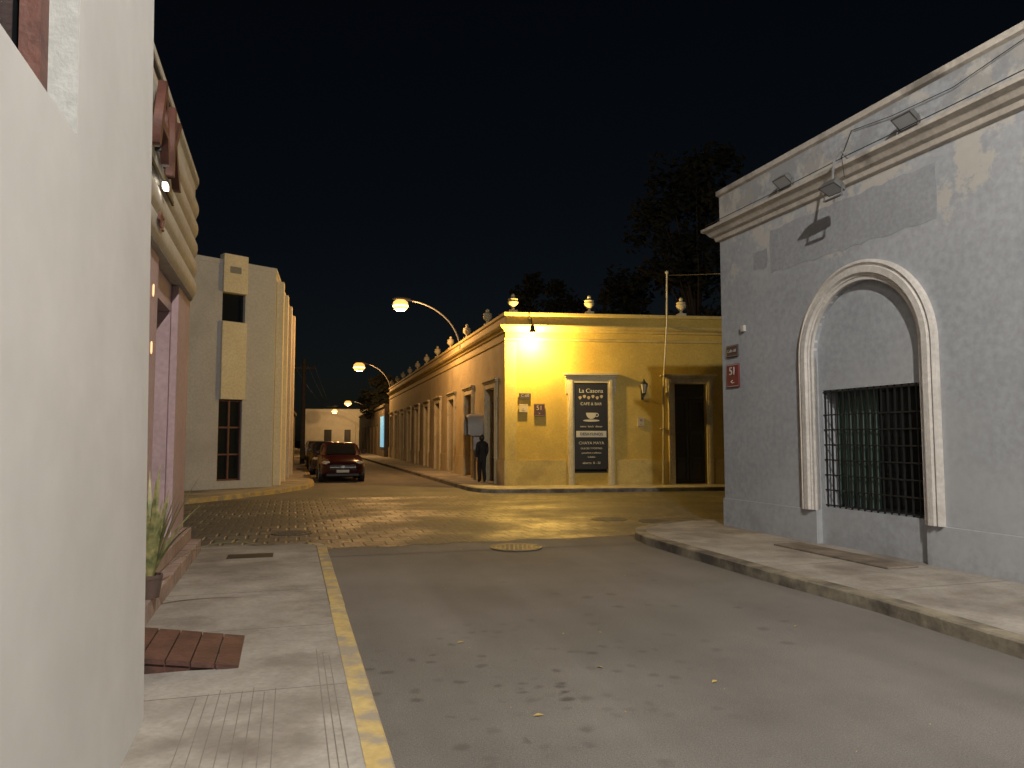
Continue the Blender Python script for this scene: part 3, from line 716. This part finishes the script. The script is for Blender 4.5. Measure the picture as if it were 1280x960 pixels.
# ---------------------------------------------------------------- street lamps
M_lampbody=mat('lamp_body',(.16,.15,.14),rough=.5,bump=0)
def street_lamp(p,n,reach,z0,z1,col,watt,es,ecol,soft=.12,pole=False,bulb=.13):
    l=math.hypot(*n); n=(n[0]/l,n[1]/l)
    e=empty('street_lamp',(p[0],p[1],z0)); g=MB()
    pts=[]
    for k in range(13):
        a=math.pi/2*k/12
        pts.append((p[0]+n[0]*reach*.93*(1-math.cos(a)),p[1]+n[1]*reach*.93*(1-math.cos(a)),z0+(z1-z0)*math.sin(a)))
    if pole: pts=[(p[0],p[1],.1),(p[0],p[1],z0*.5)]+pts
    g.tube(pts,.035,8)
    F=Fr(p,(-n[1],n[0]),n)
    if not pole: g.box(F,-.08,.08,-.02,.03,z0-.25,z0+.25)
    secs=[(reach*.80,.04,.04),(reach*.80+.1,.08,.06),(reach*.80+.3,.15,.09),(reach*.80+.55,.16,.09),(reach*.80+.70,.10,.05),(reach*.80+.74,.03,.02)]
    rings=[]
    for d,hw,hh in secs:
        rings.append([F.p(hw*math.cos(t),d,z1+.02+max(hh*math.sin(t),-.03)) for t in [2*math.pi*k/12 for k in range(12)]])
    g.grid(rings,0,True,True); obj('arm_and_head',g,M_lampbody,e,smooth=True)
    cx,cy,_=F.p(0,reach*.80+.42,0)
    zb=z1-.02-bulb*1.5
    # glowing bowl, enlarged and tinted to imitate the halo, around the hot lens
    g=MB()
    g.lathe((cx,cy,zb),[(bulb*.55,bulb*.10),(bulb*.85,bulb*.35),(bulb,bulb*.8),(bulb*.92,bulb*1.2),(bulb*.55,bulb*1.5)],20)
    obj('halo_skirt',g,mat('halo_glow',(1,.8,.5),bump=0,emis=ecol,es=es),e,smooth=True)
    g=MB(); g.lathe((cx,cy,zb+bulb*.70),[(bulb*(1.03)*math.cos(t)+.001,bulb*.42*math.sin(t)) for t in [math.radians(x) for x in (-80,-60,-35,0,35,60,80)]],20)
    obj('hot_lens',g,mat('lens_glow',(1,1,1),bump=0,emis=(ecol[0],min(1,ecol[1]*1.35),ecol[2]*2.2),es=es*4),e,smooth=True)
    ld=bpy.data.lights.new('lamp_light','POINT'); ld.energy=watt; ld.color=col; ld.shadow_soft_size=soft
    lo=bpy.data.objects.new('light_source',ld); lo.location=(cx,cy,zb-.06-soft); link(lo,e)
    return (cx,cy,z1)
street_lamp(F1.p(7.7,.0,0)[:2],F1.n,2.6,5.25,7.3,(1,.54,.19),1350,1.6,(1,.50,.12),bulb=.32)
street_lamp(F1.p(L1+3,-.4,0)[:2],F1.n,2.8,5.4,7.9,(1,.54,.18),1900,1.5,(1,.46,.10),pole=True,bulb=.48)
street_lamp((-21,110.9),(-.96,-.28),3.4,5.0,7.1,(1,.58,.22),1300,1.5,(1,.46,.10),pole=True,bulb=.50)
street_lamp((-23.8,114.5),(-.96,-.28),3.4,4.2,6.0,(1,.6,.25),900,1.5,(1,.46,.10),pole=True,bulb=.42)
pA=FA.p(6.5,.12,6.6)[:2]
street_lamp(pA,FA.n,2.9,6.6,8.8,(1,.935,.85),5300,8,(1,.95,.88),soft=.1)

# sodium flood on ochre corner
e=empty('wall_floodlight',F2.p(.75,.3,5.1)); g=MB()
g.tube([F2.p(.75,.0,5.40),F2.p(.75,.22,5.46),F2.p(.75,.46,5.38),F2.p(.76,.54,5.15)],.02,8)
c=F2.p(.78,.56,4.90)
g.lathe(c,[(.10,0),(.095,.06),(.07,.16),(.05,.24),(.0,.25)],14)
obj('bracket_and_hood',g,M_iron,e)
g=MB(); g.lathe((c[0],c[1],c[2]+.0),[(.02,-.05),(.06,-.02),(.07,.02),(.05,.05)],12); obj('bulb',g,mat('sodium_bulb',(1,1,1),bump=0,emis=(1,.6,.18),es=10),e,smooth=True)
ld=bpy.data.lights.new('flood_light','POINT'); ld.energy=1050; ld.color=(1,.64,.15); ld.shadow_soft_size=.06
lo=bpy.data.objects.new('light_source',ld); lo.location=(c[0],c[1],c[2]-.24); link(lo,e)

# ---------------------------------------------------------------- distant buildings
def blockb(name,F,L,D,h,m,ops=[],lit=None):
    e=empty(name,F.p(0,0,0)); g=MB(); g.facade(F,0,L,0.05,h,ops,.2)
    g.poly([F.p(0,0,h),F.p(L,0,h),F.p(L,-D,h),F.p(0,-D,h)])
    g.poly([F.p(0,0,0),F.p(0,-D,0),F.p(0,-D,h),F.p(0,0,h)]); g.poly([F.p(L,0,0),F.p(L,-D,0),F.p(L,-D,h),F.p(L,0,h)])
    g.box(F,-.05,L+.05,.002,.10,h-.25,h-.1)
    obj('walls',g,m,e)
    g=MB()
    for o in ops: g.box(F,o[0],o[1],-.22,-.17,o[2],o[3])
    if ops: obj('windows',g,lit or M_dark,e)
    return e
p=FD2.p(10.3,-.3,0)[:2]
blockb('yellow_low_house',Fr(p,(-.25,.968),(.968,.25)),16,8,3.3,M_yel,[(2,3,.9,2.3),(5,6,.1,2.4),(9,10,.9,2.3),(12.5,13.5,.1,2.4)])
p2=W(-1.6,53)
blockb('distant_house',Fr(p2,(-.28,.96),(.96,.28)),60,8,4.6,M_cream,[(3+5*i,4.2+5*i,.2,2.6) for i in range(11)])
blockb('distant_facade',Fr((-33,120),(1,.1),(.1,-1)),10,10,6.3,M_cream,[(3,4.2,.5,3),(6.2,7.2,.5,3),(8.5,9.5,.5,3)])
pB=F1.p(L1+.4,.35,0)[:2]
blockb('dark_stone_house',Fr(pB,(-.2554,.9668),(-.9668,-.2554)),34,12,4.4,mat('stone_dark',(.12,.10,.075),(.18,.15,.11)),[(6+4*i,7.2+4*i,.2,2.8) for i in range(6)])
e=empty('lit_doorway_panel',F1.p(L1+1.3,.4,1.9)); g=MB(); g.box(F1,L1+.5,L1+3.4,.36,.42,.9,3.4); obj('panel',g,mat('cyan_lightbox',(.2,.5,.7),bump=0,emis=(.25,.62,.9),es=.6),e)

e=empty('utility_pole',(*W(.6,46),0)); g=MB(); x,y=W(.6,46)
g.lathe((x,y,0),[(.15,0),(.13,3),(.11,6.3),(0,6.31)],12)
FP=Fr((x,y),(.96,.28),(-.28,.96)); g.box(FP,-.7,.7,-.05,.05,5.7,5.8)
for s in (-.6,-.2,.2,.6): g.lathe(FP.p(s,0,5.8),[(.03,0),(.05,.06),(.03,.12)],8)
obj('pole',g,M_bark,e)
e=empty('power_lines',(*W(.6,46),5.9)); g=MB()
for s in (-.6,.2,.6):
    a=Vector(FP.p(s,0,5.93)); b=Vector((*W(5.9+s*.2,108),6.2)); pts=[a.lerp(b,k/10)-Vector((0,0,1.1*math.sin(math.pi*k/10))) for k in range(11)]
    g.tube(pts,.012,5)
a=Vector(F2.p(5.25,.28,6.9)); b=Vector(FS.p(6,0,5.95)); g.tube([a.lerp(b,k/8)-Vector((0,0,.35*math.sin(math.pi*k/8))) for k in range(9)],.009,5)
obj('wires',g,M_iron,e)

# ---------------------------------------------------------------- trees
def tree(x,y,h,r,nclump=60,seed=1,leaf=.28):
    rnd=random.Random(seed); e=empty('tree',(x,y,0)); g=MB()
    g.tube([(x,y,-.1),(x+.1,y,h*.25),(x-.1,y+.1,h*.5),(x+.1,y,h*.72)],[.34,.26,.2,.09],10)
    cl=[]
    for k in range(nclump):
        a=rnd.uniform(0,6.28); t=rnd.random()**.6; zz=rnd.uniform(-.9,1)
        rr=r*math.sqrt(max(.05,1-zz*zz*.8))*t
        cl.append(Vector((x+rr*math.cos(a),y+rr*math.sin(a),h*.66+zz*h*.32)))
    for c in cl[::5]:
        b=Vector((x,y,h*rnd.uniform(.3,.55))); m=b.lerp(c,.5)+Vector((0,0,-.2))
        g.tube([b,m,c],[.11,.07,.02],6)
    obj('trunk',g,M_bark,e)
    g=MB()
    for c in cl:
        cr=rnd.uniform(.5,1.15)*r*.3
        for j in range(70):
            d=Vector((rnd.gauss(0,1),rnd.gauss(0,1),rnd.gauss(0,.7))); d=d.normalized()*cr*rnd.uniform(.4,1.05)
            p=c+d; ax=Vector((rnd.uniform(-1,1),rnd.uniform(-1,1),rnd.uniform(-.6,.6))).normalized(); bx=ax.cross(Vector((rnd.uniform(-1,1),rnd.uniform(-1,1),rnd.uniform(-1,1)))).normalized()
            s=leaf*rnd.uniform(.6,1.2)
            g.poly([p-ax*s,p+bx*s*.45,p+ax*s,p-bx*s*.45])
    obj('foliage',g,M_leaf,e,weld=False)
tree(11.5,46,19.5,4.2,90,3)
tree(16.5,44,17,4,60,5)
tree(7.5,52,13,4,60,9)
tree(2.0,54,13.3,2.8,50,4)
tree(-12.2,72,7.5,2.2,40,6)
tree(-24,128,9,3,40,8)

# ---------------------------------------------------------------- cars
def car(x,y,head,paint):
    e=empty('parked_car',(x,y,0),head); e.scale=(.95,.93,.96)
    g=MB()
    st=[(2.16,.50,.42,.60),(2.12,.68,.30,.72),(2.02,.78,.22,.82),(1.8,.84,.19,.90),(1.3,.86,.18,.99),(.95,.87,.18,1.04),(0,.88,.18,1.05),(-1.2,.88,.18,1.06),(-1.75,.86,.2,1.05),(-2.02,.80,.25,1.0),(-2.13,.68,.33,.85)]
    rings=[]
    for X,w,zb,zt in st:
        h=zt-zb
        half=[(w*.80,zb),(w*.95,zb+h*.10),(w,zb+h*.38),(w*.985,zb+h*.68),(w*.93,zb+h*.88),(w*.80,zb+h*.98),(w*.4,zt+.015)]
        rings.append([(X,a,b) for a,b in half]+[(X,-a,b) for a,b in half[::-1]])
    g.grid(rings,0,True,True); o=obj('body',g,paint,e,smooth=True,local=True)
    g=MB(); lv=[(1.02,1.05,-1.95,.78),(1.18,.78,-1.86,.745),(1.36,.42,-1.72,.69),(1.46,.18,-1.60,.63),(1.505,-.05,-1.40,.52)]
    rings=[]
    for z,xf,xr,w in lv:
        pr=[]
        for (cx,cy) in ((xf,w),(xf,-w),(xr,-w),(xr,w)):
            sx=-1 if cx==xf else 1; sy=-1 if cy>0 else 1; c=.14
            if (cx==xf)==(cy>0): pr+= [(cx+sx*c,cy,z),(cx,cy+sy*c,z)]
            else: pr+= [(cx,cy+sy*c,z),(cx+sx*c,cy,z)]
        rings.append(pr)
    g.grid(rings,0,True,True); obj('cabin',g,paint,e,smooth=True,local=True)
    g=MB()
    g.poly([(1.035,.60,1.05),(1.035,-.60,1.05),(.44,-.52,1.365),(.44,.52,1.365)])
    g.poly([(.90,.60,1.12),(.90,-.60,1.12),(.26,-.50,1.435),(.26,.50,1.435)])
    for sgn in (1,-1):
        g.poly([(.62,sgn*.782,1.10),(-.40,sgn*.782,1.10),(-.40,sgn*.685,1.40),(.22,sgn*.685,1.40)])
        g.poly([(-.47,sgn*.782,1.10),(-1.6,sgn*.782,1.10),(-1.42,sgn*.69,1.39),(-.47,sgn*.685,1.40)])
    g.poly([(-1.93,.58,1.13),(-1.93,-.58,1.13),(-1.72,-.5,1.41),(-1.72,.5,1.41)])
    for i,p in enumerate(g.v): g.v[i]=(p[0]+.02 if p[0]>.2 and abs(p[1])<.65 else p[0],p[1]*1.01,p[2]+.012)
    obj('glass',g,M_glass,e,local=True)
    F=Fr((0,0),(0,1),(1,0))
    g=MB(); g.box(F,-.50,.50,2.03,2.165,.50,.66); g.box(F,-.62,.62,2.02,2.15,.24,.34); obj('grille',g,M_dark,e,local=True,bevel=.01)
    g=MB(); g.box(F,-.50,.50,2.10,2.175,.57,.59); g.box(F,-.06,.06,2.12,2.18,.55,.63)
    obj('chrome_bar',g,mat('chrome',(.6,.6,.6),rough=.2,metal=.9,bump=0),e,local=True)
    g=MB(); g.box(F,-.24,.24,2.14,2.185,.38,.48); obj('licence_plate',g,mat('plate',(.5,.5,.46),bump=0,rough=.6),e,local=True)
    g=MB()
    for sg in (1,-1):
        rr=[]
        for (X,hw,hh) in ((1.72,.10,.05),(1.95,.15,.08),(2.05,.14,.075),(2.10,.09,.05)):
            cy=sg*(.66 if X<2.0 else .60); rr.append([(X,cy+hw*math.cos(t),.74+hh*math.sin(t)) for t in [2*math.pi*k/12 for k in range(12)]])
        g.grid(rr,0,True,True)
    obj('headlamps',g,mat('headlamp',(.5,.5,.5),rough=.1,bump=0,metal=.5),e,smooth=True,local=True)
    g=MB()
    for sg in (1,-1): g.box(F,sg*.72-.1,sg*.72+.1,-2.12,-2.0,.78,.95)
    obj('tail_lamps',g,M_red,e,local=True)
    g=MB()
    for sg in (1,-1): g.box(F,sg*.92-.09,sg*.92+.09,.62,.74,1.06,1.20)
    obj('mirrors',g,paint,e,local=True,bevel=.03)
    for X in (1.32,-1.32):
        for sg in (1,-1):
            g=MB()
            def cyl(r0,y0,y1,mi,n=22):
                a=[(X+r0*math.cos(2*math.pi*k/n),y0,.32+r0*math.sin(2*math.pi*k/n)) for k in range(n)]
                b=[(X+r0*math.cos(2*math.pi*k/n),y1,.32+r0*math.sin(2*math.pi*k/n)) for k in range(n)]
                g.grid([a,b],mi,True,True)
            cyl(.38,sg*.70,sg*.879,1); cyl(.32,sg*.66,sg*.89,0); cyl(.20,sg*.80,sg*.895,2)
            for k in range(5):
                a=2*math.pi*k/5; g.tube([(X,sg*.9,.32),(X+.18*math.cos(a),sg*.9,.32+.18*math.sin(a))],.02,6,2)
            obj('wheel',g,[M_tyre,M_dark,M_metal],e,local=True)
head=math.atan2(-.96,.28)
def paint(n,c): return mat(n,c,rough=.25,bump=0,metal=.2)
x,y=W(1.80,30.2); car(x,y,head,paint('car_paint_maroon',(.032,.005,.007)))
x,y=W(1.62,36.2); car(x,y,head,paint('car_paint_dark',(.03,.03,.035)))
x,y=W(1.60,42.0); car(x,y,head,paint('car_paint_silver',(.16,.155,.15)))
x,y=W(1.75,60.0); car(x,y,head,paint('car_paint_white',(.35,.35,.34)))

# ---------------------------------------------------------------- pedestrian
def person(x,y,head):
    e=empty('pedestrian',(x,y,.122),head)
    def skin(name,V,E,R,m,root=0,sub=2):
        me=bpy.data.meshes.new(name); me.from_pydata(V,E,[]); me.materials.append(m)
        o=bpy.data.objects.new(name,me); COL.objects.link(o); o.parent=e
        sk=o.modifiers.new('skin','SKIN'); sk.use_smooth_shade=True
        for i,r in enumerate(R): me.skin_vertices[0].data[i].radius=(r,r) if not isinstance(r,tuple) else r
        for d in me.skin_vertices[0].data: d.use_root=False
        me.skin_vertices[0].data[root].use_root=True
        ss=o.modifiers.new('ss','SUBSURF'); ss.levels=sub; ss.render_levels=sub
        return o
    k=.93
    V=[(0,0,.90),(0,0,1.08),(.01,0,1.28),(.01,0,1.42),(.03,0,1.50),
       (0,.15,1.40),(-.04,.19,1.14),(.05,.18,.90),
       (0,-.15,1.40),(-.02,-.19,1.14),(.12,-.16,.93),
       (.0,.07,.84),(.15,.06,.48),(.10,.055,.09),(.24,.06,.035),
       (-.0,-.07,.84),(-.02,-.06,.48),(-.22,-.055,.13),(-.11,-.06,.035)]
    V=[(a*k,b*k,c*k) for a,b,c in V]
    E=[(0,1),(1,2),(2,3),(3,4),(3,5),(5,6),(6,7),(3,8),(8,9),(9,10),(0,11),(11,12),(12,13),(13,14),(0,15),(15,16),(16,17),(17,18)]
    R=[(.16,.13),(.16,.13),(.18,.13),(.13,.11),.06,.08,.065,.05,.08,.065,.05,.10,.08,.065,.045,.10,.08,.065,.045]
    skin('clothed_body',V,E,R,M_cloth)
    for sgn,w in ((1,(.05,.18,.90)),(-1,(.12,-.16,.93))):
        wx,wy,wz=[c*k for c in w]
        V=[(wx,wy,wz+.02),(wx+.01,wy,wz-.06)]; E=[(0,1)]; R=[.022,(.018,.03)]
        for j,(dx,l) in enumerate(((-.03,.055),(-.01,.07),(.012,.075),(.034,.066))):
            b=len(V); V+=[(wx+.01+dx,wy,wz-.085),(wx+.012+dx,wy-sgn*.004,wz-.085-l*.5),(wx+.014+dx,wy-sgn*.02,wz-.085-l)]; E+=[(1,b),(b,b+1),(b+1,b+2)]; R+=[.009,.009,.008]
        b=len(V); V+=[(wx+.05,wy-sgn*.01,wz-.05),(wx+.065,wy-sgn*.015,wz-.085)]; E+=[(1,b),(b,b+1)]; R+=[.010,.009]
        skin('hand',V,E,R,M_skin,0,1)
    hz=1.60*k; hx=.045
    me=bpy.data.meshes.new('head'); bm=bmesh.new(); bmesh.ops.create_uvsphere(bm,u_segments=24,v_segments=18,radius=.1)
    for v in bm.verts:
        v.co.x*=.98; v.co.y*=.78; v.co.z*=1.15
        if v.co.z<0: v.co.y*=1+v.co.z*2.2
        if v.co.x>.07 and abs(v.co.y)<.02 and -.04<v.co.z<.02: v.co.x+=.018
    bm.to_mesh(me); bm.free(); me.materials.append(M_skin)
    for p in me.polygons: p.use_smooth=True
    o=bpy.data.objects.new('head',me); o.location=(hx,0,hz); COL.objects.link(o); o.parent=e
    me=bpy.data.meshes.new('hair'); bm=bmesh.new(); bmesh.ops.create_uvsphere(bm,u_segments=20,v_segments=14,radius=.107)
    for v in bm.verts:
        v.co.y*=.83; v.co.z*=1.12
        if v.co.z<.03 and v.co.x>.0: v.co.x*=.2; v.co.y*=.9
    bm.to_mesh(me); bm.free(); me.materials.append(M_dark)
    o=bpy.data.objects.new('hair',me); o.location=(hx-.012,0,hz+.015); COL.objects.link(o); o.parent=e
    g=MB()
    for sg in (1,-1):
        g.lathe((hx+.085,sg*.03,hz-.005),[(.004,-.01),(.011,0),(.004,.01)],8); g.lathe((hx-.005,sg*.083,hz-.03),[(.006,0),(.014,.02),(.016,.045),(.004,.06)],8)
    obj('eyes_and_ears',g,M_skin,e,local=True,smooth=True)
    g=MB(); F=Fr((hx,0),(0,1),(1,0)); g.box(F,-.022,.022,.078,.092,hz-.062,hz-.054); obj('mouth',g,mat('lips',(.2,.08,.07),bump=0),e,local=True)
person(-1.02,25.6,math.atan2(.96,-.28))

# ---------------------------------------------------------------- world, camera
w=bpy.data.worlds.new('World'); S.world=w; w.use_nodes=True; nt=w.node_tree
bg=nt.nodes['Background']; sky=nt.nodes.new('ShaderNodeTexSky'); sky.sky_type='NISHITA'; sky.sun_disc=False
sky.sun_elevation=math.radians(30); sky.sun_rotation=math.radians(200)
nt.links.new(sky.outputs[0],bg.inputs[0]); bg.inputs[1].default_value=.0010
sd=bpy.data.lights.new('moonlight','SUN'); sd.energy=.005; sd.angle=math.radians(.5); sd.color=(1,.95,.9)
so=bpy.data.objects.new('moonlight',sd); so.rotation_euler=(math.radians(60),0,math.radians(20)); so.location=(0,0,30); COL.objects.link(so)
cd=bpy.data.cameras.new('camera'); cam=bpy.data.objects.new('camera',cd); COL.objects.link(cam)
cam.location=(0,0,1.6); cam.rotation_euler=(math.radians(94.14),0,0)
cd.sensor_width=36; cd.lens=26.44; cd.clip_start=.05; cd.clip_end=1500
S.camera=cam
S.view_settings.view_transform='Standard'; S.view_settings.look='None'; S.view_settings.exposure=0
